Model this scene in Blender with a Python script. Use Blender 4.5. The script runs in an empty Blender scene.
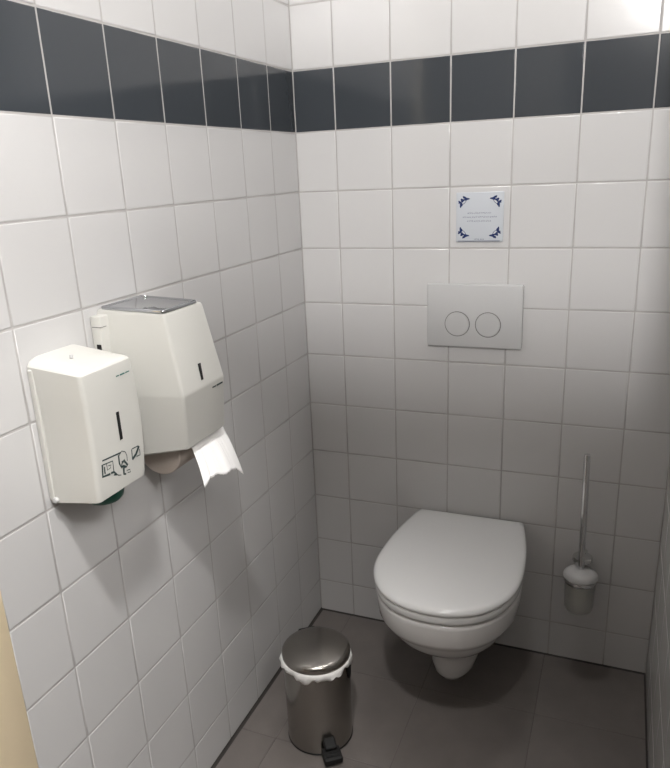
import bpy, bmesh, math, random
from mathutils import Vector, Matrix
random.seed(7)
sc = bpy.context.scene
COL = sc.collection

# ------------------------------------------------------------------ camera, world, light, exposure
FPX, CX, CY = 706.9, 329.64, 400.47
CAM_POS = Vector((0.8275, -1.8180, 1.3632))
CAM_ROT = Matrix(((0.92617, -0.07760, 0.36904), (0.37463, 0.30130, -0.87685), (-0.04314, 0.95037, 0.30812)))
cam_data = bpy.data.cameras.new('camera')
cam = bpy.data.objects.new('camera', cam_data)
COL.objects.link(cam)
cam.matrix_world = Matrix.Translation(CAM_POS) @ CAM_ROT.to_4x4()
cam_data.sensor_fit = 'VERTICAL'
cam_data.sensor_height = 24
cam_data.lens = FPX * 24 / 768
cam_data.shift_x = (335 - CX) / 768
cam_data.shift_y = (CY - 384) / 768
cam_data.clip_start = 0.02
sc.camera = cam

world = bpy.data.worlds.new('world')
sc.world = world
world.use_nodes = True
world.node_tree.nodes['Background'].inputs[0].default_value = (1.0, 0.97, 0.94, 1)
world.node_tree.nodes['Background'].inputs[1].default_value = 0.004
sc.view_settings.view_transform = 'Standard'
sc.view_settings.look = 'None'
sc.view_settings.gamma = 1
sc.view_settings.use_curve_mapping = False
sc.view_settings.exposure = 0.0
CEIL = 2.46
# adjustable ceiling spotlight at the cubicle entrance, turned to the left wall
SPOT_POS = Vector((0.62, -1.59, CEIL - 0.08))
SPOT_AIM = Vector((0.08, -1.06, 0.30))
spl = bpy.data.lights.new('spotlight_beam', 'SPOT')
spl.energy = 118.0
spl.color = (1.0, 0.985, 0.97)
spl.spot_size = math.radians(53)
spl.spot_blend = 1.0
spl.shadow_soft_size = 0.06
spo = bpy.data.objects.new('spotlight_beam', spl)
COL.objects.link(spo)
spo.location = SPOT_POS
spo.rotation_euler = (SPOT_AIM - SPOT_POS).to_track_quat('-Z', 'Y').to_euler()
# small unseen fill lamp, added over the toilet to balance the brightness
TOP_FILL_POS = (0.50, -0.30, CEIL)
TOP_FILL_STRENGTH = 58.0
# opal globe lamp in the hall, beyond the added light blocker
GLOBE_POS = (1.05, -3.06, 2.370)
GLOBE_R = 0.08
GLOBE_STRENGTH = 1100.0
# larger unseen fill globe, added right of the cubicle mouth for the left wall
FILL_GLOBE_POS = (1.47, -1.62, 2.05)
FILL_GLOBE_R = 0.20
FILL_GLOBE_STRENGTH = 44.0
BLOCKER_Y, BLOCKER_X0, BLOCKER_Z = -2.20, 0.47, 1.955  # unseen light blocker, added so the lower back wall falls into shade


def pix(u, v, axis, val):
    """point where the ray through pixel (u, v) meets the plane axis = val"""
    r = CAM_ROT @ Vector(((u - CX) / FPX, -(v - CY) / FPX, -1.0))
    t = (val - CAM_POS[axis]) / r[axis]
    return CAM_POS + r * t


# ------------------------------------------------------------------ materials
def mat(name, base, rough=0.5, metal=0.0, spec=0.5, coat=0.0, bump=0.0, bscale=40.0, var=0.0, vscale=8.0,
        objvar=0.0, trans=0.0, ior=1.5, emit=None, estr=0.0, alpha_sub=0.0, roughvar=0.0):
    m = bpy.data.materials.new(name)
    m.use_nodes = True
    nt = m.node_tree
    b = nt.nodes['Principled BSDF']
    b.inputs['Base Color'].default_value = (*base, 1)
    b.inputs['Roughness'].default_value = rough
    b.inputs['Metallic'].default_value = metal
    b.inputs['Specular IOR Level'].default_value = spec
    b.inputs['Coat Weight'].default_value = coat
    b.inputs['Transmission Weight'].default_value = trans
    b.inputs['IOR'].default_value = ior
    b.inputs['Subsurface Weight'].default_value = 0
    if emit:
        b.inputs['Emission Color'].default_value = (*emit, 1)
        b.inputs['Emission Strength'].default_value = estr
    tc = nt.nodes.new('ShaderNodeTexCoord')
    src = None
    if var or objvar:
        hsv = nt.nodes.new('ShaderNodeHueSaturation')
        hsv.inputs['Color'].default_value = (*base, 1)
        acc = None
        if var:
            n = nt.nodes.new('ShaderNodeTexNoise')
            n.inputs['Scale'].default_value = vscale
            n.inputs['Detail'].default_value = 5
            nt.links.new(tc.outputs['Object'], n.inputs['Vector'])
            mr = nt.nodes.new('ShaderNodeMapRange')
            mr.inputs[1].default_value = 0.25
            mr.inputs[2].default_value = 0.75
            mr.inputs[3].default_value = 1 - var
            mr.inputs[4].default_value = 1 + var
            nt.links.new(n.outputs['Fac'], mr.inputs[0])
            acc = mr.outputs[0]
        if objvar:
            oi = nt.nodes.new('ShaderNodeObjectInfo')
            mr2 = nt.nodes.new('ShaderNodeMapRange')
            mr2.inputs[3].default_value = 1 - objvar
            mr2.inputs[4].default_value = 1 + objvar
            nt.links.new(oi.outputs['Random'], mr2.inputs[0])
            if acc:
                mu = nt.nodes.new('ShaderNodeMath')
                mu.operation = 'MULTIPLY'
                nt.links.new(acc, mu.inputs[0])
                nt.links.new(mr2.outputs[0], mu.inputs[1])
                acc = mu.outputs[0]
            else:
                acc = mr2.outputs[0]
        nt.links.new(acc, hsv.inputs['Value'])
        nt.links.new(hsv.outputs[0], b.inputs['Base Color'])
    if roughvar:
        n3 = nt.nodes.new('ShaderNodeTexNoise')
        n3.inputs['Scale'].default_value = 6
        n3.inputs['Detail'].default_value = 6
        nt.links.new(tc.outputs['Object'], n3.inputs['Vector'])
        mr3 = nt.nodes.new('ShaderNodeMapRange')
        mr3.inputs[3].default_value = max(0.02, rough - roughvar)
        mr3.inputs[4].default_value = rough + roughvar
        nt.links.new(n3.outputs['Fac'], mr3.inputs[0])
        nt.links.new(mr3.outputs[0], b.inputs['Roughness'])
    if bump:
        n2 = nt.nodes.new('ShaderNodeTexNoise')
        n2.inputs['Scale'].default_value = bscale
        n2.inputs['Detail'].default_value = 4
        nt.links.new(tc.outputs['Object'], n2.inputs['Vector'])
        bp = nt.nodes.new('ShaderNodeBump')
        bp.inputs['Strength'].default_value = bump
        bp.inputs['Distance'].default_value = 0.002
        nt.links.new(n2.outputs['Fac'], bp.inputs['Height'])
        nt.links.new(bp.outputs[0], b.inputs['Normal'])
    return m


M = dict(
    tile=mat('glazed_white_tile', (0.555, 0.55, 0.547), 0.16, bump=0.10, bscale=22, objvar=0.012),
    dark=mat('glazed_slate_tile', (0.043, 0.049, 0.056), 0.10, bump=0.06, bscale=22, objvar=0.06),
    grout=mat('grey_grout', (0.40, 0.385, 0.375), 0.9, bump=0.3, bscale=300, var=0.15, vscale=12),
    floor=mat('grey_floor_tile', (0.150, 0.134, 0.124), 0.42, bump=0.15, bscale=160, var=0.10, vscale=14, objvar=0.03, roughvar=0.06),
    fgrout=mat('floor_grout', (0.130, 0.116, 0.108), 0.9, bump=0.3, bscale=300),
    silicone=mat('dark_sealant', (0.035, 0.031, 0.028), 0.55),
    ceil=mat('ceiling_paint', (0.35, 0.34, 0.33), 0.9, bump=0.1, bscale=200),
    hall=mat('hall_paint', (0.14, 0.13, 0.12), 0.85, bump=0.1, bscale=150),
    jamb=mat('cream_frame_paint', (0.74, 0.62, 0.43), 0.45, bump=0.05, bscale=120),
    ceramic=mat('white_ceramic', (0.66, 0.65, 0.64), 0.09, coat=0.3),
    lid=mat('white_seat_plastic', (0.70, 0.70, 0.695), 0.2),
    plate=mat('white_plate_plastic', (0.50, 0.497, 0.495), 0.28),
    flush=mat('flush_plate_plastic', (0.475, 0.475, 0.475), 0.26),
    ring=mat('grey_button_rim', (0.42, 0.41, 0.40), 0.25, metal=0.6),
    disp=mat('ivory_dispenser_plastic', (0.55, 0.545, 0.512), 0.34, bump=0.04, bscale=260),
    black=mat('black_plastic', (0.009, 0.009, 0.009), 0.55, spec=0.3),
    green=mat('dark_green_plastic', (0.008, 0.06, 0.04), 0.35),
    print_=mat('dark_print', (0.025, 0.045, 0.045), 0.5),
    logo=mat('teal_print', (0.02, 0.12, 0.10), 0.5),
    chrome=mat('polished_chrome', (0.72, 0.72, 0.72), 0.10, metal=1.0),
    mirror=mat('steel_cover', (0.50, 0.51, 0.53), 0.09, metal=1.0),
    steel=mat('bin_stainless_steel', (0.36, 0.34, 0.315), 0.22, metal=1.0, roughvar=0.04),
    liner=mat('white_bin_liner', (0.80, 0.79, 0.77), 0.5, bump=0.3, bscale=120),
    paper=mat('white_tissue', (0.86, 0.85, 0.84), 0.9, bump=0.3, bscale=500),
    roll=mat('recycled_roll', (0.50, 0.44, 0.39), 0.9, bump=0.3, bscale=200),
    delft=mat('delft_glaze', (0.50, 0.525, 0.56), 0.12, bump=0.05, bscale=30),
    blue=mat('delft_blue', (0.022, 0.036, 0.115), 0.25),
    ink=mat('pale_blue_ink', (0.085, 0.095, 0.16), 0.4),
    glass=mat('frosted_glass', (0.93, 0.93, 0.91), 0.30, trans=0.93, ior=1.18),
    bristle=mat('white_bristle', (0.75, 0.75, 0.72), 0.8),
    top_fill=mat('opal_top_fill', (0.8, 0.8, 0.8), 0.4, emit=(1.0, 0.98, 0.965), estr=TOP_FILL_STRENGTH),
    fill_globe=mat('opal_fill_globe', (0.8, 0.8, 0.8), 0.4, emit=(1.0, 0.98, 0.965), estr=FILL_GLOBE_STRENGTH),
    opal=mat('opal_lamp', (0.9, 0.9, 0.9), 0.4, emit=(1.0, 0.98, 0.965), estr=GLOBE_STRENGTH),
)


# ------------------------------------------------------------------ helpers
def obj(name, bm, m, parent=None, smooth=False, angle=35):
    bmesh.ops.remove_doubles(bm, verts=bm.verts, dist=1e-6)
    bmesh.ops.recalc_face_normals(bm, faces=bm.faces)
    me = bpy.data.meshes.new(name)
    if smooth:
        for f in bm.faces:
            f.smooth = True
        for e in bm.edges:
            if len(e.link_faces) == 2 and e.calc_face_angle(0) > math.radians(angle):
                e.smooth = False
    bm.to_mesh(me)
    bm.free()
    me.materials.append(M[m])
    o = bpy.data.objects.new(name, me)
    COL.objects.link(o)
    if parent:
        o.parent = parent
    return o


def tag(o, label=None, cat=None, group=None, kind=None):
    if label: o['label'] = label
    if cat: o['category'] = cat
    if group: o['group'] = group
    if kind: o['kind'] = kind
    return o


def thing(name, label, cat, loc=(0, 0, 0)):
    o = bpy.data.objects.new(name, None)
    o.empty_display_size = 0.05
    COL.objects.link(o)
    o.location = loc
    return tag(o, label, cat)


def part(name, bm, m, t, **k):
    """mesh given in world coordinates, parented to thing t (whose origin is not at zero)"""
    off = Vector((0, 0, 0))
    p = t
    while p:
        off += p.location
        p = p.parent
    bmesh.ops.translate(bm, verts=bm.verts, vec=-off)
    return obj(name, bm, m, t, **k)


def box(bm, x0, x1, y0, y1, z0, z1, bev=0.0, seg=2):
    r = bmesh.ops.create_cube(bm, size=1)
    vs = r['verts']
    bmesh.ops.scale(bm, verts=vs, vec=(x1 - x0, y1 - y0, z1 - z0))
    bmesh.ops.translate(bm, verts=vs, vec=((x0 + x1) / 2, (y0 + y1) / 2, (z0 + z1) / 2))
    if bev:
        es = list({e for v in vs for e in v.link_edges})
        bmesh.ops.bevel(bm, geom=es, offset=bev, segments=seg, affect='EDGES', profile=0.5)
    return bm


def loft(bm, rings, cap0=True, cap1=True, closed=True):
    vr = [[bm.verts.new(p) for p in r] for r in rings]
    n = len(rings[0])
    for a, b in zip(vr[:-1], vr[1:]):
        for i in range(n if closed else n - 1):
            j = (i + 1) % n
            bm.faces.new((a[i], a[j], b[j], b[i]))
    if cap0: bm.faces.new(list(reversed(vr[0])))
    if cap1: bm.faces.new(vr[-1])
    return bm


def lathe(bm, prof, c=(0, 0, 0), n=48, axis='z', cap0=True, cap1=True):
    rings = []
    for r, h in prof:
        ring = []
        for i in range(n):
            a = 2 * math.pi * i / n
            p = (r * math.cos(a), r * math.sin(a), h)
            if axis == 'y': p = (p[0], h, p[1])
            if axis == 'x': p = (h, p[0], p[1])
            ring.append((p[0] + c[0], p[1] + c[1], p[2] + c[2]))
        rings.append(ring)
    return loft(bm, rings, cap0, cap1)


def ribbon(bm, pts, w, nrm, lift=0.0):
    """thin flat stroke of width w along pts, facing nrm"""
    nrm = Vector(nrm).normalized()
    pts = [Vector(p) + nrm * lift for p in pts]
    prev = None
    for i, p in enumerate(pts):
        d = (pts[min(i + 1, len(pts) - 1)] - pts[max(i - 1, 0)])
        s = d.normalized().cross(nrm) * (w / 2)
        cur = (bm.verts.new(p - s), bm.verts.new(p + s))
        if prev:
            bm.faces.new((prev[0], prev[1], cur[1], cur[0]))
        prev = cur
    return bm


def tube(bm, pts, r, n=12):
    pts = [Vector(p) for p in pts]
    rings = []
    for i, p in enumerate(pts):
        d = (pts[min(i + 1, len(pts) - 1)] - pts[max(i - 1, 0)]).normalized()
        up = Vector((0, 0, 1)) if abs(d.z) < 0.9 else Vector((1, 0, 0))
        s = d.cross(up).normalized()
        u = s.cross(d)
        rr = r[i] if isinstance(r, (list, tuple)) else r
        rings.append([p + s * rr * math.cos(2 * math.pi * k / n) + u * rr * math.sin(2 * math.pi * k / n) for k in range(n)])
    return loft(bm, rings)


# ------------------------------------------------------------------ room shell
T = 0.15            # wall tile pitch
G = 0.0027          # joint width
W = 0.974           # cubicle width
DEP = 1.1595        # depth of the tiled side walls
FL = 10.7513        # rows from the top of the dark band down to the floor
J1, L1 = 0.1133, 0.1456
ZTOP = FL * T       # top of dark band
HALL = -3.75

tile_cache = {}


def tile_mesh(w, h, m, depth=0.007, gap=G, bev=0.0022):
    key = (round(w, 4), round(h, 4), m)
    if key in tile_cache:
        return tile_cache[key]
    bm = bmesh.new()
    a, b = (w - gap) / 2, (h - gap) / 2
    rings = []
    for ins, z in ((0, -depth), (0, -bev * 0.62), (bev * 0.30, -bev * 0.16), (bev, 0.0)):
        rings.append([(-a + ins, -b + ins, z), (a - ins, -b + ins, z), (a - ins, b - ins, z), (-a + ins, b - ins, z)])
    loft(bm, rings, cap0=False)
    for f in bm.faces:
        f.smooth = True
    bmesh.ops.recalc_face_normals(bm, faces=bm.faces)
    me = bpy.data.meshes.new('tile')
    bm.to_mesh(me)
    bm.free()
    # keep the face centre flat: mark the flat face, use sharp-free weighted look
    me.materials.append(M[m])
    for p in me.polygons:
        p.use_smooth = len(p.vertices) == 4 and abs(p.normal.z) < 0.995
    tile_cache[key] = me
    return me


def put_tile(parent, me, mtx, jit=0.0011):
    o = bpy.data.objects.new('tile', me)
    COL.objects.link(o)
    o.parent = parent
    o.matrix_local = mtx @ Matrix.Rotation(random.uniform(-jit, jit), 4, 'X') @ Matrix.Rotation(random.uniform(-jit, jit), 4, 'Y')
    return o


zs = [0.0] + [ZTOP - r * T for r in range(10, -1, -1)]
while zs[-1] + T < CEIL:
    zs.append(zs[-1] + T)
zs.append(CEIL)


def tiled_wall(wall, us, frame):
    """us: joint positions along the wall; frame(u, z) -> matrix with +Z out of the wall"""
    for zi in range(len(zs) - 1):
        z0, z1 = zs[zi], zs[zi + 1]
        band = abs(z1 - ZTOP) < 1e-6
        for u0, u1 in zip(us[:-1], us[1:]):
            me = tile_mesh(u1 - u0, z1 - z0, 'dark' if band else 'tile')
            put_tile(wall, me, frame((u0 + u1) / 2, (z0 + z1) / 2))


REC = 0.0007       # grout lies this far behind the tile faces
wall_back = tag(obj('wall_back', box(bmesh.new(), -0.10, W + 0.10, REC, 0.10, 0, CEIL), 'grout'), kind='structure',
                label='white tiled back wall with a dark slate band')
wall_left = tag(obj('wall_left', box(bmesh.new(), -0.10, -REC, -DEP, REC, 0, CEIL), 'grout'), kind='structure',
                label='white tiled left wall with a dark slate band')
wall_right = tag(obj('wall_right', box(bmesh.new(), W + REC, W + 0.10, -DEP, REC, 0, CEIL), 'grout'), kind='structure',
                 label='white tiled right wall')
xs = [0.0] + [J1 + i * T for i in range(6)] + [W]
ys = [0.0] + [L1 + i * T for i in range(20) if L1 + i * T < DEP - 0.01] + [DEP]
RB = Matrix(((1, 0, 0), (0, 0, -1), (0, 1, 0))).to_4x4()        # +Z -> -Y
RL = Matrix(((0, 0, 1), (1, 0, 0), (0, 1, 0))).to_4x4()         # +Z -> +X
RR = Matrix(((0, 0, -1), (-1, 0, 0), (0, 1, 0))).to_4x4()       # +Z -> -X
tiled_wall(wall_back, xs, lambda u, z: Matrix.Translation((u, 0, z)) @ RB)
tiled_wall(wall_left, ys, lambda u, z: Matrix.Translation((0, -u, z)) @ RL)
tiled_wall(wall_right, ys, lambda u, z: Matrix.Translation((W, -u, z)) @ RR)

floor = tag(obj('floor', box(bmesh.new(), -0.7, 1.7, HALL, 0.10, -0.10, -0.0012), 'fgrout'), kind='structure',
            label='grey-brown tiled floor')
fx = [0.0, 0.105, 0.405, 0.705, W]
fy = [0.0, 0.252, 0.552, 0.852, DEP]
for a0, a1 in zip(fx[:-1], fx[1:]):
    for b0, b1 in zip(fy[:-1], fy[1:]):
        put_tile(floor, tile_mesh(a1 - a0, b1 - b0, 'floor', 0.006, 0.0028, 0.0009), Matrix.Translation(((a0 + a1) / 2, -(b0 + b1) / 2, 0)), 0.0004)
hx = [-0.7 + 0.3 * i for i in range(8)] + [1.7]
hy = [DEP + 0.3 * i for i in range(5)] + [-HALL]
for a0, a1 in zip(hx[:-1], hx[1:]):
    for b0, b1 in zip(hy[:-1], hy[1:]):
        put_tile(floor, tile_mesh(a1 - a0, b1 - b0, 'floor', 0.006, 0.0028, 0.0009), Matrix.Translation(((a0 + a1) / 2, -(b0 + b1) / 2, 0)), 0.0004)

tag(obj('ceiling', box(bmesh.new(), -0.7, 1.7, HALL, 0.10, CEIL, CEIL + 0.08), 'ceil'), kind='structure')
# the hall the picture is taken from
tag(obj('wall_hall_left', box(bmesh.new(), -0.8, -0.7, HALL, -DEP, 0, CEIL), 'hall'), kind='structure')
tag(obj('wall_hall_right', box(bmesh.new(), 1.7, 1.8, HALL, -DEP, 0, CEIL), 'hall'), kind='structure')
tag(obj('wall_hall_end', box(bmesh.new(), -0.8, 1.8, HALL - 0.1, HALL, 0, CEIL), 'hall'), kind='structure')
tag(obj('wall_front_left', box(bmesh.new(), -0.7, -0.10, -DEP - 0.09, -DEP, 0, CEIL), 'hall'), kind='structure')
tag(obj('wall_front_right', box(bmesh.new(), W + 0.10, 1.7, -DEP - 0.09, -DEP, 0, CEIL), 'hall'), kind='structure')
# door frame posts at the mouth of the cubicle
bm = bmesh.new()
box(bm, -0.10, 0.004, -DEP - 0.095, -DEP - 0.0005, 0, CEIL, 0.003)
tag(obj('trim_1', bm, 'jamb', smooth=True), kind='structure', label='cream painted door frame post beside the left wall')
bm = bmesh.new()
box(bm, W - 0.004, W + 0.10, -DEP - 0.095, -DEP - 0.0005, 0, CEIL, 0.003)
tag(obj('trim_2', bm, 'jamb', smooth=True), kind='structure', label='cream painted door frame post beside the right wall')


def bead(name, a, b, nrm, s=0.006):
    a, b, nrm = Vector(a), Vector(b), Vector(nrm)
    up = Vector((0, 0, 1))
    rings = []
    for p in (a, b):
        rings.append([p - nrm * 0.002 - up * 0.003, p + nrm * s - up * 0.003, p + nrm * s + up * 0.0006,
                      p + nrm * s * 0.4 + up * s * 0.4, p + nrm * 0.0006 + up * s, p - nrm * 0.002 + up * s])
    return tag(obj(name, loft(bmesh.new(), rings), 'silicone'), kind='structure')


bead('trim_3', (0, -DEP, 0), (0, -0.001, 0), (1, 0, 0), 0.007)
bead('trim_4', (0.001, 0, 0), (W - 0.001, 0, 0), (0, -1, 0), 0.004)
bead('trim_5', (W, -DEP, 0), (W, -0.001, 0), (-1, 0, 0), 0.004)

tag(obj('light_blocker', box(bmesh.new(), BLOCKER_X0, 1.7, BLOCKER_Y - 0.05, BLOCKER_Y, 0, BLOCKER_Z, 0.002), 'hall'), kind='structure',  # added out of view only to cut off the globe light low down
    label='head-high light blocker added unseen behind the camera to shade the back wall')

# ------------------------------------------------------------------ lamps (above and behind the camera)
t = thing('spotlight', 'white adjustable ceiling spotlight above the cubicle entrance', 'lamp', (SPOT_POS.x, SPOT_POS.y, CEIL))
part('base', lathe(bmesh.new(), [(0.05, CEIL), (0.05, CEIL - 0.015), (0.046, CEIL - 0.018), (0.010, CEIL - 0.019), (0.010, CEIL - 0.034)], (SPOT_POS.x, SPOT_POS.y, 0), 28), 'plate', t, smooth=True)
bm = bmesh.new()
lathe(bm, [(0.020, 0.060), (0.040, 0.048), (0.052, 0.006), (0.054, 0.001), (0.051, 0.001), (0.049, 0.006), (0.038, 0.045), (0.018, 0.056)], (0, 0, 0), 32, cap0=True, cap1=False)
bmesh.ops.transform(bm, matrix=Matrix.Translation(SPOT_POS) @ (SPOT_AIM - SPOT_POS).to_track_quat('-Z', 'Y').to_matrix().to_4x4(), verts=bm.verts)
part('reflector', bm, 'plate', t, smooth=True)
t = thing('top_fill_lamp', 'small round opal fill lamp added out of view on the ceiling over the toilet', 'lamp', TOP_FILL_POS)
part('base', lathe(bmesh.new(), [(0.10, CEIL), (0.10, CEIL - 0.014), (0.095, CEIL - 0.018)], (TOP_FILL_POS[0], TOP_FILL_POS[1], 0)), 'plate', t, smooth=True)
part('shade', lathe(bmesh.new(), [(0.088, CEIL - 0.0185), (0.088, CEIL - 0.035), (0.075, CEIL - 0.055), (0.045, CEIL - 0.066), (0.003, CEIL - 0.069)], (TOP_FILL_POS[0], TOP_FILL_POS[1], 0)), 'top_fill', t, smooth=True)
def globe(label, pos, r, m):
    gx, gy, gz = pos
    t = thing('globe_lamp', label, 'lamp', (gx, gy, CEIL))
    part('stem', lathe(bmesh.new(), [(0.045, CEIL), (0.045, CEIL - 0.008), (0.012, CEIL - 0.010), (0.012, gz + r * 0.98)], (gx, gy, 0), 24), 'plate', t, smooth=True)
    part('shade', lathe(bmesh.new(), [(max(0.002, r * math.sin(math.pi * i / 18)), gz - r * math.cos(math.pi * i / 18)) for i in range(19)], (gx, gy, 0), 32), m, t, smooth=True)


globe('white opal globe lamp hanging in the hall beyond the added light blocker', GLOBE_POS, GLOBE_R, 'opal')
globe('large white opal fill globe added out of view right of the cubicle mouth', FILL_GLOBE_POS, FILL_GLOBE_R, 'fill_globe')

# ------------------------------------------------------------------ toilet
TX = 0.4815


def dring(z, w, F, back, wb, n=40, y0=0.0, p=2.25):
    """D-shaped section: flat back at y=-back of half width wb, bulging to half width w, front at -F"""
    pts = []
    ym = -(back + (F - back) * 0.54)        # widest line
    a = F + ym                              # front semi axis
    # right side from back to widest
    m = 10
    for i in range(m):
        s = i / m
        y = -back + (ym + back) * s
        pts.append((TX + wb + (w - wb) * math.sin(s * math.pi / 2) ** 0.9, y + y0, z))
    for i in range(n + 1):
        th = math.pi * i / n
        c, s_ = math.cos(th), math.sin(th)
        x = w * math.copysign(abs(c) ** (2 / p), c)
        y = ym - a * abs(s_) ** (2 / p)
        pts.append((TX + x, y + y0, z))
    for i in range(m):
        s = 1 - (i + 1) / m
        y = -back + (ym + back) * s
        pts.append((TX - (wb + (w - wb) * math.sin(s * math.pi / 2) ** 0.9), y + y0, z))
    return pts


toilet = thing('wall_hung_toilet', 'white wall-hung toilet with its lid closed below the flush plate', 'toilet', (TX, 0, 0.0))
bm = bmesh.new()
secs = [(0.052, 0.036, 0.250, 0.03, 0.030), (0.056, 0.050, 0.264, 0.02, 0.044), (0.075, 0.061, 0.278, 0.008, 0.055), (0.105, 0.067, 0.286, 0.001, 0.064),
        (0.135, 0.071, 0.292, 0.001, 0.077), (0.158, 0.080, 0.306, 0.001, 0.092), (0.182, 0.097, 0.336, 0.001, 0.106), (0.210, 0.118, 0.374, 0.001, 0.121),
        (0.240, 0.138, 0.414, 0.001, 0.134), (0.265, 0.150, 0.438, 0.001, 0.141), (0.285, 0.157, 0.452, 0.001, 0.144), (0.297, 0.1615, 0.460, 0.001, 0.146), (0.306, 0.1695, 0.470, 0.001, 0.148),
        (0.318, 0.1740, 0.476, 0.001, 0.149), (0.345, 0.1770, 0.480, 0.001, 0.149), (0.364, 0.1780, 0.482, 0.001, 0.149), (0.371, 0.1775, 0.4815, 0.001, 0.149), (0.3755, 0.1735, 0.478, 0.003, 0.147), (0.3765, 0.160, 0.468, 0.010, 0.14)]
loft(bm, [dring(*s) for s in secs])
part('bowl', bm, 'ceramic', toilet, smooth=True, angle=50)
bm = bmesh.new()
ss = [(0.3805, -0.007), (0.382, -0.003), (0.386, -0.0008), (0.3985, -0.0008), (0.4015, -0.0025), (0.4025, -0.006)]
loft(bm, [dring(z, 0.1800 + d, 0.486 + d, 0.014 - d, 0.146 + d) for z, d in ss])
part('seat', bm, 'lid', toilet, smooth=True, angle=50)
bm = bmesh.new()
ss = [(0.4035, -0.005), (0.4045, -0.002), (0.4075, 0.0005), (0.4125, 0.0005), (0.4165, -0.0018), (0.4195, -0.0062), (0.4215, -0.013), (0.4235, -0.032), (0.4255, -0.072), (0.4260, -0.110)]
loft(bm, [dring(z, 0.1815 + d, 0.488 + d, 0.007 - d * 0.7, 0.1475 + d) for z, d in ss])
part('lid', bm, 'lid', toilet, smooth=True, angle=50)
for s in (-1, 1):
    bm = bmesh.new()
    lathe(bm, [(0.0105, 0.3760), (0.0105, 0.3812)], (TX + s * 0.0775, -0.034, 0), 20)
    part('hinge', bm, 'chrome', toilet, smooth=True)

# ------------------------------------------------------------------ flush plate
fp = thing('flush_plate', 'white plastic flush plate with two round buttons', 'flush plate', (0.482, -0.001, 0.99))
px0, px1, pz0, pz1 = 0.3595, 0.6050, 0.9085, 1.0740
bm = bmesh.new()


def rrect_xz(x0, x1, z0, z1, r, y, n=5):
    pts = []
    for cx, cz, a0 in ((x1 - r, z1 - r, 0), (x0 + r, z1 - r, 90), (x0 + r, z0 + r, 180), (x1 - r, z0 + r, 270)):
        for i in range(n + 1):
            a = math.radians(a0 + 90 * i / n)
            pts.append((cx + r * math.cos(a), y, cz + r * math.sin(a)))
    return pts


loft(bm, [rrect_xz(px0 + i, px1 - i, pz0 + i, pz1 - i, max(0.004 - i, 0.001), y) for i, y in ((0.003, -0.0005), (0.003, -0.004), (0.0, -0.006), (0.0, -0.0125), (0.0012, -0.0150), (0.004, -0.0160))])
part('plate', bm, 'flush', fp, smooth=True)
for cx in (0.4395, 0.5190):
    c = (cx, 0, 0.9705)
    r = part('button_rim', lathe(bmesh.new(), [(0.0312, -0.0162), (0.0312, -0.0172), (0.0326, -0.0172), (0.0332, -0.0160)], c, 48, 'y', False, False), 'ring', fp, smooth=True)
    part('button', lathe(bmesh.new(), [(0.0306, -0.0158), (0.0306, -0.0176), (0.0294, -0.0185), (0.012, -0.0181), (0.001, -0.0179)], c, 48, 'y', False), 'flush', fp, smooth=True)

# ------------------------------------------------------------------ decorative delft tile
dt = thing('decorative_tile', 'small blue and white delft-style tile with lettering stuck on the back wall', 'tile', (0.49, -0.001, 1.24))
dx0, dx1, dz0, dz1 = 0.4310, 0.5480, 1.1790, 1.2990
bm = bmesh.new()
loft(bm, [rrect_xz(dx0 + i, dx1 - i, dz0 + i, dz1 - i, 0.002, y, 2) for i, y in ((0, -0.0006), (0, -0.0042), (0.001, -0.0052), (0.002, -0.0055))])
part('body', bm, 'delft', dt, smooth=True)
DN = (0, -1, 0)
dw, dh = dx1 - dx0, dz1 - dz0
for sx in (0, 1):
    for sz in (0, 1):
        bm = bmesh.new()
        cx = dx0 + (0.115 if sx == 0 else 0.885) * dw
        cz = dz0 + (0.14 if sz == 0 else 0.86) * dh
        mx, mz = (1 if sx == 0 else -1), (1 if sz == 0 else -1)
        # ox-head flourish: two curled wings along the edges and a heart on the diagonal
        for (ax, az, r0, r1, a0) in ((0.010, -0.001, 0.0058, 0.0030, 0.1), (-0.001, 0.010, 0.0030, 0.0058, 0.1), (0.0018, 0.0018, 0.0038, 0.0038, 0.7), (0.0050, -0.0045, 0.003, 0.0022, 0.5), (-0.0045, 0.0050, 0.0022, 0.003, 0.5)):
            vs = []
            for k in range(12):
                a = 2 * math.pi * k / 12
                q = 1 + 0.28 * math.cos(3 * a + a0)
                vs.append(bm.verts.new((cx + mx * 1.22 * (ax + r0 * q * math.cos(a)), -0.0058, cz + mz * 1.22 * (az + r1 * q * math.sin(a)))))
            bm.faces.new(vs)
        ribbon(bm, [(cx + mx * (0.013 * c - 0.001), -0.0059, cz + mz * (0.013 * s - 0.001)) for c, s in [(math.cos(a), math.sin(a)) for a in [i * math.pi / 16 for i in range(9)]]], 0.0012, DN)
        part('corner_ornament', bm, 'blue', dt)


def scribble(bm, x0, x1, z, h, w, y, seed):
    rnd = random.Random(seed)
    x = x0
    while x < x1 - 0.002:
        wl = min(rnd.uniform(0.007, 0.015), x1 - x)
        pts, n = [], max(4, int(wl / 0.0011))
        for i in range(n + 1):
            zz = z + (h * (0.5 if i % 2 else -0.5)) * rnd.uniform(0.5, 1.15)
            pts.append((x + wl * i / n, y, zz))
        ribbon(bm, pts, w, DN)
        x += wl + 0.0026


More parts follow.
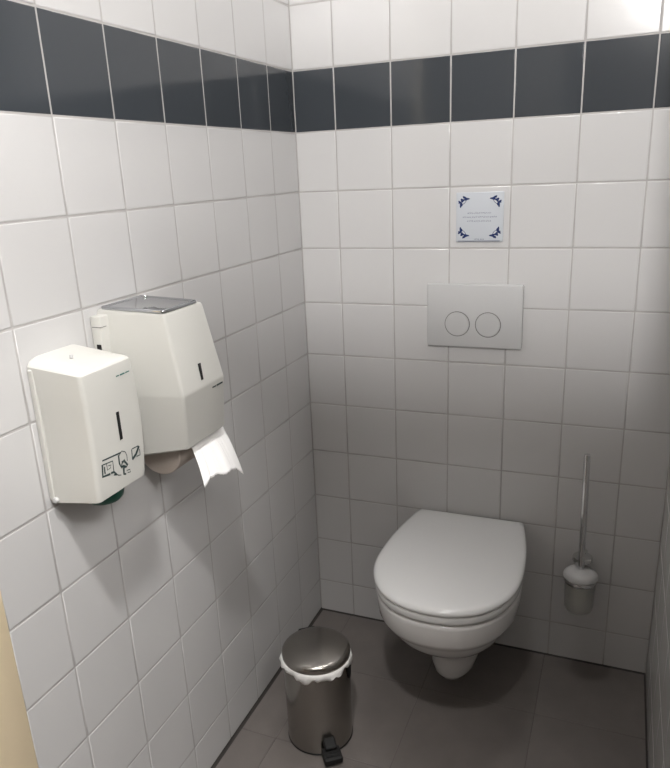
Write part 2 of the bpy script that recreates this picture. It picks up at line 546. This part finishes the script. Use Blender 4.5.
for k, (a, b, zf) in enumerate(((0.25, 0.74, 0.585), (0.15, 0.86, 0.505), (0.24, 0.74, 0.425))):
    bm = bmesh.new()
    scribble(bm, dx0 + a * dw, dx0 + b * dw, dz0 + zf * dh, 0.0038, 0.0010, -0.0060, 20 + k)
    part('lettering', bm, 'ink', dt)
bm = bmesh.new()
scribble(bm, dx0 + 0.40 * dw, dx0 + 0.60 * dw, dz0 + 0.055 * dh, 0.003, 0.0011, -0.0060, 33)
part('lettering', bm, 'ink', dt)
bm = bmesh.new()
ribbon(bm, [(dx0 + 0.05 * dw, -0.0058, dz0 + 0.018 * dh), (dx1 - 0.06 * dw, -0.0058, dz0 + 0.018 * dh)], 0.0016, DN)
part('border_line', bm, 'ink', dt)

# ------------------------------------------------------------------ soap dispenser
def disp_ring(d, y0, y1, z0, z1, r=0.007, yw0=None, yw1=None, n=5):
    """section of a wall box: wall edge x=0.001 from yw0 to yw1 at height z0, front x=d from y0 to y1 at height z1"""
    yw0 = y0 if yw0 is None else yw0
    yw1 = y1 if yw1 is None else yw1
    pts = [(0.001, yw0, z0), ]
    for cx, cy, a0 in ((d - r, y0 + r, -90), (d - r, y1 - r, 0)):
        for i in range(n + 1):
            a = math.radians(a0 + 90 * i / n)
            x = cx + r * math.cos(a)
            pts.append((x, cy + r * math.sin(a), z0 + (z1 - z0) * x / d))
    pts.append((0.001, yw1, z0))
    return pts


SD = 0.100
sd = thing('soap_dispenser', 'ivory plastic soap dispenser with pictogram sticker nearest the door frame', 'soap dispenser', (0, -0.972, 0.872))
bm = bmesh.new()
rings = []
prof = [(0.0, 0.006), (0.012, 0.001), (0.06, 0.0), (0.25, 0.003), (0.5, 0.004), (0.75, 0.002), (0.955, 0.0), (0.985, 0.0006), (1.0, 0.003)]
for s, ins in prof:
    bulge = 0.010 * math.sin(math.pi * min(1, max(0, s)))
    if s < 0.05: inset = ins
    elif s > 0.95: inset = ins
    else: inset = 0
    zb = 0.8695 + (1.1035 - 0.8695) * s
    zf = 0.8825 + (1.0930 - 0.8825) * s
    rings.append(disp_ring(SD - inset, -1.0335 + inset + 0.004 * math.sin(math.pi * s), -0.9110 - inset + bulge, zb, zf, 0.008))
# shallow dome on top
for ins, up in ((0.010, 0.0030), (0.024, 0.0062), (0.042, 0.0085)):
    rings.append(disp_ring(SD - ins, -1.0335 + ins, -0.9110 - ins, 1.1035 + up, 1.0930 + up, 0.008, -1.0335 + ins * 0.55, -0.9110 - ins * 0.55))
loft(bm, rings)
part('cover', bm, 'disp', sd, smooth=True, angle=28)
# back plate just visible as a seam along the wall
part('back_plate', box(bmesh.new(), 0.0004, 0.010, -1.0348, -0.911, 0.878, 1.096, 0.002), 'disp', sd)


def front_pts(x, pl):
    return [pix(u, v, 0, x) for u, v in pl]


XN = (1, 0, 0)
FX = SD + 0.0004
bm = bmesh.new()
a = front_pts(FX, [(115.8, 412.5), (118.8, 411.2), (123.0, 438.5), (120.2, 440.5)])
bm.faces.new([bm.verts.new(p) for p in a])
part('level_window', bm, 'black', sd)
bm = bmesh.new()
ribbon(bm, front_pts(FX, [(116, 376.6), (119, 375.2)]), 0.0020, XN)
ribbon(bm, front_pts(FX, [(119.8, 375.0), (124.5, 372.9)]), 0.0024, XN)
ribbon(bm, front_pts(FX, [(125.2, 372.6), (129, 370.9)]), 0.0019, XN)
part('logo', bm, 'logo', sd)


def P8(x, y):
    return (85 + x / 10.3, 445 + y / 10.3)


bm = bmesh.new()
def stroke(pl, w, lift=0.0):
    ribbon(bm, front_pts(FX + lift, [P8(*p) for p in pl]), w * 1.6, XN)
stroke([(178, 165), (370, 78)], 0.0016)
stroke([(180, 208), (285, 165), (298, 275)], 0.0013)
stroke([(178, 205), (184, 330), (262, 298)], 0.0024)
stroke([(200, 225), (206, 290), (214, 292)], 0.0018, 1e-4)
stroke([(222, 190), (232, 260), (262, 236), (268, 205), (240, 215)], 0.0010, 1e-4)
stroke([(268, 290), (300, 278), (318, 292), (300, 305), (330, 300)], 0.0022, 2e-4)
stroke([(345, 105), (355, 190), (372, 225), (385, 180), (410, 150)], 0.0020, 1e-4)
stroke([(352, 108), (378, 62), (415, 70), (432, 110), (436, 165)], 0.0009, 2e-4)
stroke([(378, 178), (405, 165), (440, 205), (425, 225), (395, 215), (372, 232)], 0.0024, 3e-4)
stroke([(400, 230), (402, 300), (425, 296)], 0.0022, 1e-4)
stroke([(430, 262), (462, 250), (470, 275), (440, 285)], 0.0010, 2e-4)
stroke([(322, 300), (348, 312), (375, 308)], 0.0009, 2e-4)
stroke([(480, 45), (490, 150)], 0.0014)
stroke([(482, 42), (548, 8)], 0.0012)
stroke([(556, 10), (525, 95), (488, 148)], 0.0030, 1e-4)
stroke([(562, 40), (568, 100), (530, 118)], 0.0012, 2e-4)
part('pictogram_sticker', bm, 'print_', sd)
# white fixing knob low on the near side
kp = pix(57, 498, 1, -1.031)
bm = bmesh.new()
lathe(bm, [(0.0052, -1.031), (0.0052, -1.0362), (0.004, -1.0378), (0.001, -1.038)], (0.013, 0, 0.8795), 20, 'y')
part('screw', bm, 'plate', sd, smooth=True)
bm = bmesh.new()
lathe(bm, [(0.0028, -0.004), (0.0028, 0.001), (0.002, 0.0016)], (0.045, -0.985, 1.1085), 14)
part('keyhole_cap', bm, 'plate', sd, smooth=True)
# green push bar that peeps out below
bm = bmesh.new()
rings = []
for z, s in ((0.893, 1.0), (0.877, 1.0), (0.867, 0.93), (0.861, 0.78), (0.8585, 0.45)):
    rings.append([(0.058 + 0.034 * s * math.cos(a), -0.974 + 0.034 * s * math.sin(a), z) for a in [2 * math.pi * i / 32 for i in range(32)]])
loft(bm, rings)
part('pump_lever', bm, 'green', sd, smooth=True)

# ------------------------------------------------------------------ toilet paper dispenser
pdz = thing('paper_dispenser', 'ivory faceted toilet paper dispenser with a steel top on the left wall', 'paper dispenser', (0, -0.78, 0.885))
bm = bmesh.new()
lev = [  # (depth, front y0, y1, wall z, front z, wall y0, y1)
    (0.118, -0.806, -0.708, 0.8790, 0.8945, -0.850, -0.700),
    (0.124, -0.822, -0.697, 0.8800, 0.8955, -0.864, -0.690),
    (0.130, -0.8255, -0.6925, 0.8840, 0.8995, -0.866, -0.688),
    (0.1475, -0.8470, -0.7080, 1.0000, 1.0020, -0.872, -0.690),
    (0.1480, -0.8475, -0.7085, 1.0040, 1.0060, -0.872, -0.690),
    (0.1475, -0.8475, -0.7090, 1.0080, 1.0100, -0.872, -0.691),
    (0.1300, -0.8505, -0.7290, 1.1490, 1.1440, -0.862, -0.727),
    (0.1280, -0.8495, -0.7310, 1.1540, 1.1485, -0.860, -0.730),
    (0.1245, -0.8465, -0.7345, 1.1555, 1.1500, -0.857, -0.734)]
loft(bm, [disp_ring(d, a, b, zw, zf, 0.006, wa, wb) for d, a, b, zw, zf, wa, wb in lev], cap0=False)
part('cover', bm, 'disp', pdz, smooth=True, angle=20)
# rear housing plate that shows past the near side of the cover
bp = part('back_plate', box(bmesh.new(), 0.0006, 0.022, -0.882, -0.690, 0.945, 1.1480, 0.003), 'disp', pdz, smooth=True)
part('seam', box(bmesh.new(), 0.004, 0.0226, -0.8826, -0.868, 1.1290, 1.1302), 'ring', bp)
part('lock_slot', box(bmesh.new(), 0.008, 0.0180, -0.8826, -0.874, 1.088, 1.100, 0.001), 'black', bp)
# polished steel cover plate with a raised rim
bm = bmesh.new()
tp = dict(x0=0.006, x1=0.1275, y0=-0.8495, y1=-0.7445)


def rr_xy(x0, x1, y0, y1, r, z, n=4):
    pts = []
    for cx, cy, a0 in ((x1 - r, y1 - r, 0), (x0 + r, y1 - r, 90), (x0 + r, y0 + r, 180), (x1 - r, y0 + r, 270)):
        for i in range(n + 1):
            a = math.radians(a0 + 90 * i / n)
            pts.append((cx + r * math.cos(a), cy + r * math.sin(a), z))
    return pts


loft(bm, [rr_xy(tp['x0'] + i, tp['x1'] - i, tp['y0'] + i, tp['y1'] - i, 0.004, z) for i, z in
          ((0.0005, 1.1512), (0, 1.1522), (0, 1.1552), (0.0010, 1.1566), (0.0028, 1.1572), (0.0048, 1.1566), (0.0058, 1.1550), (0.0068, 1.1546))])
for v in bm.verts:                      # the plate drops a little towards the front, its near edge splays at the wall
    k = 1 - (v.co.x - tp['x0']) / (tp['x1'] - tp['x0'])
    v.co.z += 0.0055 * k - 0.001
    if v.co.y < -0.80: v.co.y -= 0.008 * k
tpp = part('top_plate', bm, 'mirror', pdz, smooth=True, angle=60)
part('rivet', lathe(bmesh.new(), [(0.0035, 1.1570), (0.0035, 1.1615), (0.002, 1.1630)], (0.024, -0.756, 0), 16), 'chrome', tpp, smooth=True)


# point on the sloping upper front facet
def facet_x(z):
    return 0.1475 + (0.1300 - 0.1475) * (z - 1.010) / (1.144 - 1.010)


def on_front(u, v, lift=0.0006):
    x = 0.14
    for _ in range(6):
        p = pix(u, v, 0, x)
        x = facet_x(p.z) + lift if p.z > 1.006 else 0.130 + (0.1475 - 0.130) * (p.z - 0.8995) / (1.002 - 0.8995) + lift
    return pix(u, v, 0, x)


bm = bmesh.new()
bm.faces.new([bm.verts.new(on_front(u, v)) for u, v in ((197.6, 363.8), (200.6, 362.6), (203.6, 379.2), (201.4, 380.4))])
part('level_window', bm, 'black', pdz)
bm = bmesh.new()
ribbon(bm, [on_front(212.4, 387.6), on_front(216, 385.6)], 0.0026, XN)
ribbon(bm, [on_front(216.6, 385.3), on_front(222.6, 382.0)], 0.0032, XN)
part('logo', bm, 'print_', pdz)

# ------------------------------------------------------------------ toilet roll in the dispenser
tr = thing('toilet_roll', 'toilet roll hanging in the dispenser with a torn white sheet below it', 'toilet roll', (0.052, -0.75, 0.868))
bm = bmesh.new()
prof = [(0.004, -0.8058), (0.0445, -0.806), (0.0465, -0.804), (0.0465, -0.712), (0.0445, -0.710), (0.004, -0.710)]
lathe(bm, prof, (0.0500, 0, 0.8780), 48, 'y', False, False)
part('roll', bm, 'roll', tr, smooth=True)
part('core', lathe(bmesh.new(), [(0.004, -0.8066), (0.0165, -0.8066), (0.018, -0.8062), (0.018, -0.8050)], (0.0500, 0, 0.8780), 32, 'y', False, False), 'roll', tr, smooth=True)
bm = bmesh.new()
NU, NV = 40, 16
rnd = random.Random(5)
jag = []
for i in range(NU + 1):
    s = i / NU
    base = 0.0 if s < 0.02 else 0
    keys = [(0, 0.0), (0.16, -6.0), (0.34, -8.5), (0.42, -6.0), (0.60, -9.0), (0.72, -7.5), (0.80, -8.0), (0.9, -3.5), (1.0, 0.0)]
    for (a0, b0), (a1, b1) in zip(keys[:-1], keys[1:]):
        if a0 <= s <= a1:
            base = b0 + (b1 - b0) * (s - a0) / (a1 - a0)
            break
    jag.append(base + rnd.uniform(-0.8, 0.8))
vg = []
A0, A1 = pix(190.5, 449, 0, 0.112), pix(222.5, 430, 0, 0.112)
for j in range(NV + 1):
    tt = j / NV
    row = []
    for i in range(NU + 1):
        s = i / NU
        top = A0.lerp(A1, s) + Vector((0, 0, 0.012))
        bot = pix(205.0, 487.5 + 0, 0, 0.158).lerp(pix(243.8, 473.5, 0, 0.158), s)
        dn = pix(224, 480.0 + jag[i], 0, 0.158) - pix(224, 480, 0, 0.158)
        bot = bot + dn
        p = top.lerp(bot, tt)
        p.x += 0.003 * math.sin(tt * math.pi) + 0.006 * tt * max(0, 1 - abs(s - 0.55) / 0.22) - 0.004 * tt * max(0, 1 - abs(s - 0.2) / 0.2)
        row.append(bm.verts.new(p))
    vg.append(row)
for j in range(NV):
    for i in range(NU):
        bm.faces.new((vg[j][i], vg[j][i + 1], vg[j + 1][i + 1], vg[j + 1][i]))
sh = part('sheet', bm, 'paper', tr, smooth=True, angle=60)
md = sh.modifiers.new('thickness', 'SOLIDIFY')
md.thickness = 0.0005

# ------------------------------------------------------------------ pedal bin
BX, BY, BR, BH = 0.203, -0.492, 0.082, 0.238
PDIR = Vector((0.62, -0.785, 0)).normalized()
PS = Vector((-PDIR.y, PDIR.x, 0))
bn = thing('pedal_bin', 'small stainless steel pedal bin on the floor beside the left wall', 'bin', (BX, BY, 0))
part('base_ring', lathe(bmesh.new(), [(BR - 0.006, 0.0005), (BR - 0.001, 0.001), (BR + 0.0006, 0.003), (BR + 0.0004, 0.0055), (BR - 0.001, 0.0065)], (BX, BY, 0), 64), 'black', bn, smooth=True)
part('body', lathe(bmesh.new(), [(BR - 0.0005, 0.0065), (BR, 0.10), (BR, BH - 0.004), (BR - 0.001, BH), (BR - 0.003, BH), (BR - 0.003, 0.020)], (BX, BY, 0), 72), 'steel', bn, smooth=True)
part('lid', lathe(bmesh.new(), [(BR - 0.003, BH + 0.0015), (BR + 0.0018, BH + 0.0015), (BR + 0.0022, BH + 0.008), (BR + 0.0015, BH + 0.0145), (BR - 0.0015, BH + 0.0185),
                                (BR - 0.006, BH + 0.0205), (BR - 0.018, BH + 0.0235), (BR - 0.040, BH + 0.0265), (BR - 0.065, BH + 0.028), (0.002, BH + 0.0283)], (BX, BY, 0), 72), 'steel', bn, smooth=True, angle=50)


def obox(bm, c, fwd, hx, hy, hz, bev=0.002):
    """box at c, long axis fwd"""
    fwd = Vector(fwd).normalized()
    side = Vector((0, 0, 1)).cross(fwd).normalized()
    up = fwd.cross(side)
    tmp = bmesh.new()
    box(tmp, -hx, hx, -hy, hy, -hz, hz, bev)
    mt = Matrix((fwd, side, up)).transposed().to_4x4()
    mt.translation = Vector(c)
    bmesh.ops.transform(tmp, matrix=mt, verts=tmp.verts)
    me = bpy.data.meshes.new('tmp')
    tmp.to_mesh(me)
    tmp.free()
    bm.from_mesh(me)
    bpy.data.meshes.remove(me)
    return bm


BC = Vector((BX, BY, 0))
# hinge behind
bm = bmesh.new()
obox(bm, BC - PDIR * (BR + 0.006) + Vector((0, 0, BH - 0.002)), PDIR, 0.007, 0.022, 0.013, 0.003)
part('hinge', bm, 'black', bn)
# pedal: bracket against the body and a ribbed foot plate
bm = bmesh.new()
obox(bm, BC + PDIR * (BR + 0.006) + Vector((0, 0, 0.036)), PDIR + Vector((0, 0, -0.45)), 0.015, 0.0145, 0.014, 0.004)
pb = part('pedal_bracket', bm, 'black', bn)
bm = bmesh.new()
obox(bm, BC + PDIR * (BR + 0.024) + Vector((0, 0, 0.0195)), PDIR + Vector((0, 0, -0.22)), 0.019, 0.0225, 0.0105, 0.004)
part('pedal', bm, 'black', bn)
for k in range(3):
    bm = bmesh.new()
    obox(bm, BC + PDIR * (BR + 0.018 + 0.008 * k) + Vector((0, 0, 0.0322 - 0.0018 * k)), PDIR + Vector((0, 0, -0.22)), 0.0013, 0.018, 0.0012, 0.0004)
    part('rib', bm, 'black', pb)
# dark side grip on the right below the rim
gd = Vector((0.985, 0.10, 0)).normalized()
bm = bmesh.new()
rings = []
for zz, hw in ((BH - 0.012, 0.20), (BH - 0.030, 0.17), (BH - 0.046, 0.12), (BH - 0.056, 0.05)):
    a0 = math.atan2(gd.y, gd.x)
    rings.append([(BX + (BR + 0.0016) * math.cos(a0 + hw * s), BY + (BR + 0.0016) * math.sin(a0 + hw * s), zz) for s in (-1, -0.6, -0.2, 0.2, 0.6, 1)])
loft(bm, rings, False, False, closed=False)
gr = part('side_grip', bm, 'black', bn)
gm = gr.modifiers.new('thickness', 'SOLIDIFY')
gm.thickness = 0.0015
gm.offset = 1

# liner bag folded over the rim
ln = random.Random(11)
bm = bmesh.new()
NL = 160
ph = [ln.uniform(0, 6.28) for _ in range(8)]


def wob(a, k):
    return sum(math.sin(a * f + ph[(i + k) % 8]) / (1 + 0.35 * i) for i, f in enumerate((3, 7, 12, 19, 31)))


rings = []
for (r, z, wr, wz) in ((BR - 0.004, BH - 0.03, 0, 0), (BR - 0.004, BH + 0.0012, 0, 0), (BR + 0.0015, BH + 0.0014, 0, 0), (BR + 0.0050, BH - 0.002, 0.0009, 0.0006),
                       (BR + 0.0058, BH - 0.007, 0.0011, 0.0015), (BR + 0.0058, BH - 0.0150, 0.0020, 0.0042), (BR + 0.0024, BH - 0.0165, 0.0008, 0.0042)):
    ring = []
    for i in range(NL):
        a = 2 * math.pi * i / NL
        rr = r + wr * wob(a, 1)
        zz = z + wz * wob(a, 3)
        ring.append((BX + rr * math.cos(a), BY + rr * math.sin(a), zz))
    rings.append(ring)
loft(bm, rings, False, False)
lo = obj('bin_liner', bm, 'liner', smooth=True, angle=80)
tag(lo, 'crinkled white liner bag folded over the rim of the pedal bin', 'bin liner')

# ------------------------------------------------------------------ toilet brush and its holder
HX, HY = 0.788, -0.062
bh = thing('brush_holder', 'frosted glass toilet brush holder on a round chrome wall mount', 'brush holder', (HX, -0.001, 0.35))
part('wall_rose', lathe(bmesh.new(), [(0.010, -0.0006), (0.010, -0.012), (0.008, -0.020)], (HX + 0.003, 0, 0.352), 32, 'y'), 'chrome', bh, smooth=True)
bm = bmesh.new()
tube(bm, [(HX + 0.003, -0.010, 0.352), (HX + 0.003, -0.019, 0.350), (HX + 0.002, -0.0235, 0.336), (HX + 0.001, -0.0235, 0.312)], 0.0045)
part('arm', bm, 'chrome', bh, smooth=True)
part('collar', lathe(bmesh.new(), [(0.0125, 0.343), (0.024, 0.343), (0.026, 0.346), (0.026, 0.355), (0.0245, 0.358), (0.0125, 0.358)], (HX + 0.001, -0.036, 0), 40), 'chrome', bh, smooth=True)
bm = bmesh.new()
rings = []
for k in range(48):
    a = 2 * math.pi * k / 48
    rings.append([(HX + (0.0410 + 0.0022 * math.cos(b)) * math.cos(a), HY + (0.0410 + 0.0022 * math.cos(b)) * math.sin(a), 0.3035 + 0.006 * math.sin(b)) for b in [2 * math.pi * q / 10 for q in range(10)]])
rings.append(rings[0])
loft(bm, rings, False, False)
part('ring', bm, 'chrome', bh, smooth=True)
bm = bmesh.new()
lathe(bm, [(0.024, 0.2125), (0.032, 0.2145), (0.0358, 0.222), (0.0370, 0.24), (0.0385, 0.309), (0.0360, 0.309), (0.0346, 0.24), (0.031, 0.220), (0.002, 0.2165)], (HX, HY, 0), 48)
part('cup', bm, 'glass', bh, smooth=True)
tb = thing('toilet_brush', 'toilet brush with a long chrome handle standing in the glass holder', 'toilet brush', (HX, HY, 0.22))
bm = bmesh.new()
TOPX = 0.7825
tube(bm, [(HX, HY, 0.300), (HX, HY, 0.33), (HX - 0.0028, HY, 0.50), (TOPX, HY, 0.655), (TOPX, HY, 0.660)], [0.0082, 0.0082, 0.0082, 0.0082, 0.0070], 20)
part('handle', bm, 'chrome', tb, smooth=True)
bm = bmesh.new()
lathe(bm, [(0.030, 0.3105), (0.043, 0.3105), (0.0445, 0.3130), (0.0435, 0.3185), (0.038, 0.3255), (0.026, 0.3310), (0.012, 0.3335), (0.008, 0.335)], (HX, HY, 0), 48)
part('cap', bm, 'plate', tb, smooth=True)
part('bristles', lathe(bmesh.new(), [(0.008, 0.219), (0.020, 0.222), (0.0235, 0.235), (0.0235, 0.272), (0.018, 0.285), (0.007, 0.292)], (HX, HY, 0), 32), 'bristle', tb, smooth=True)
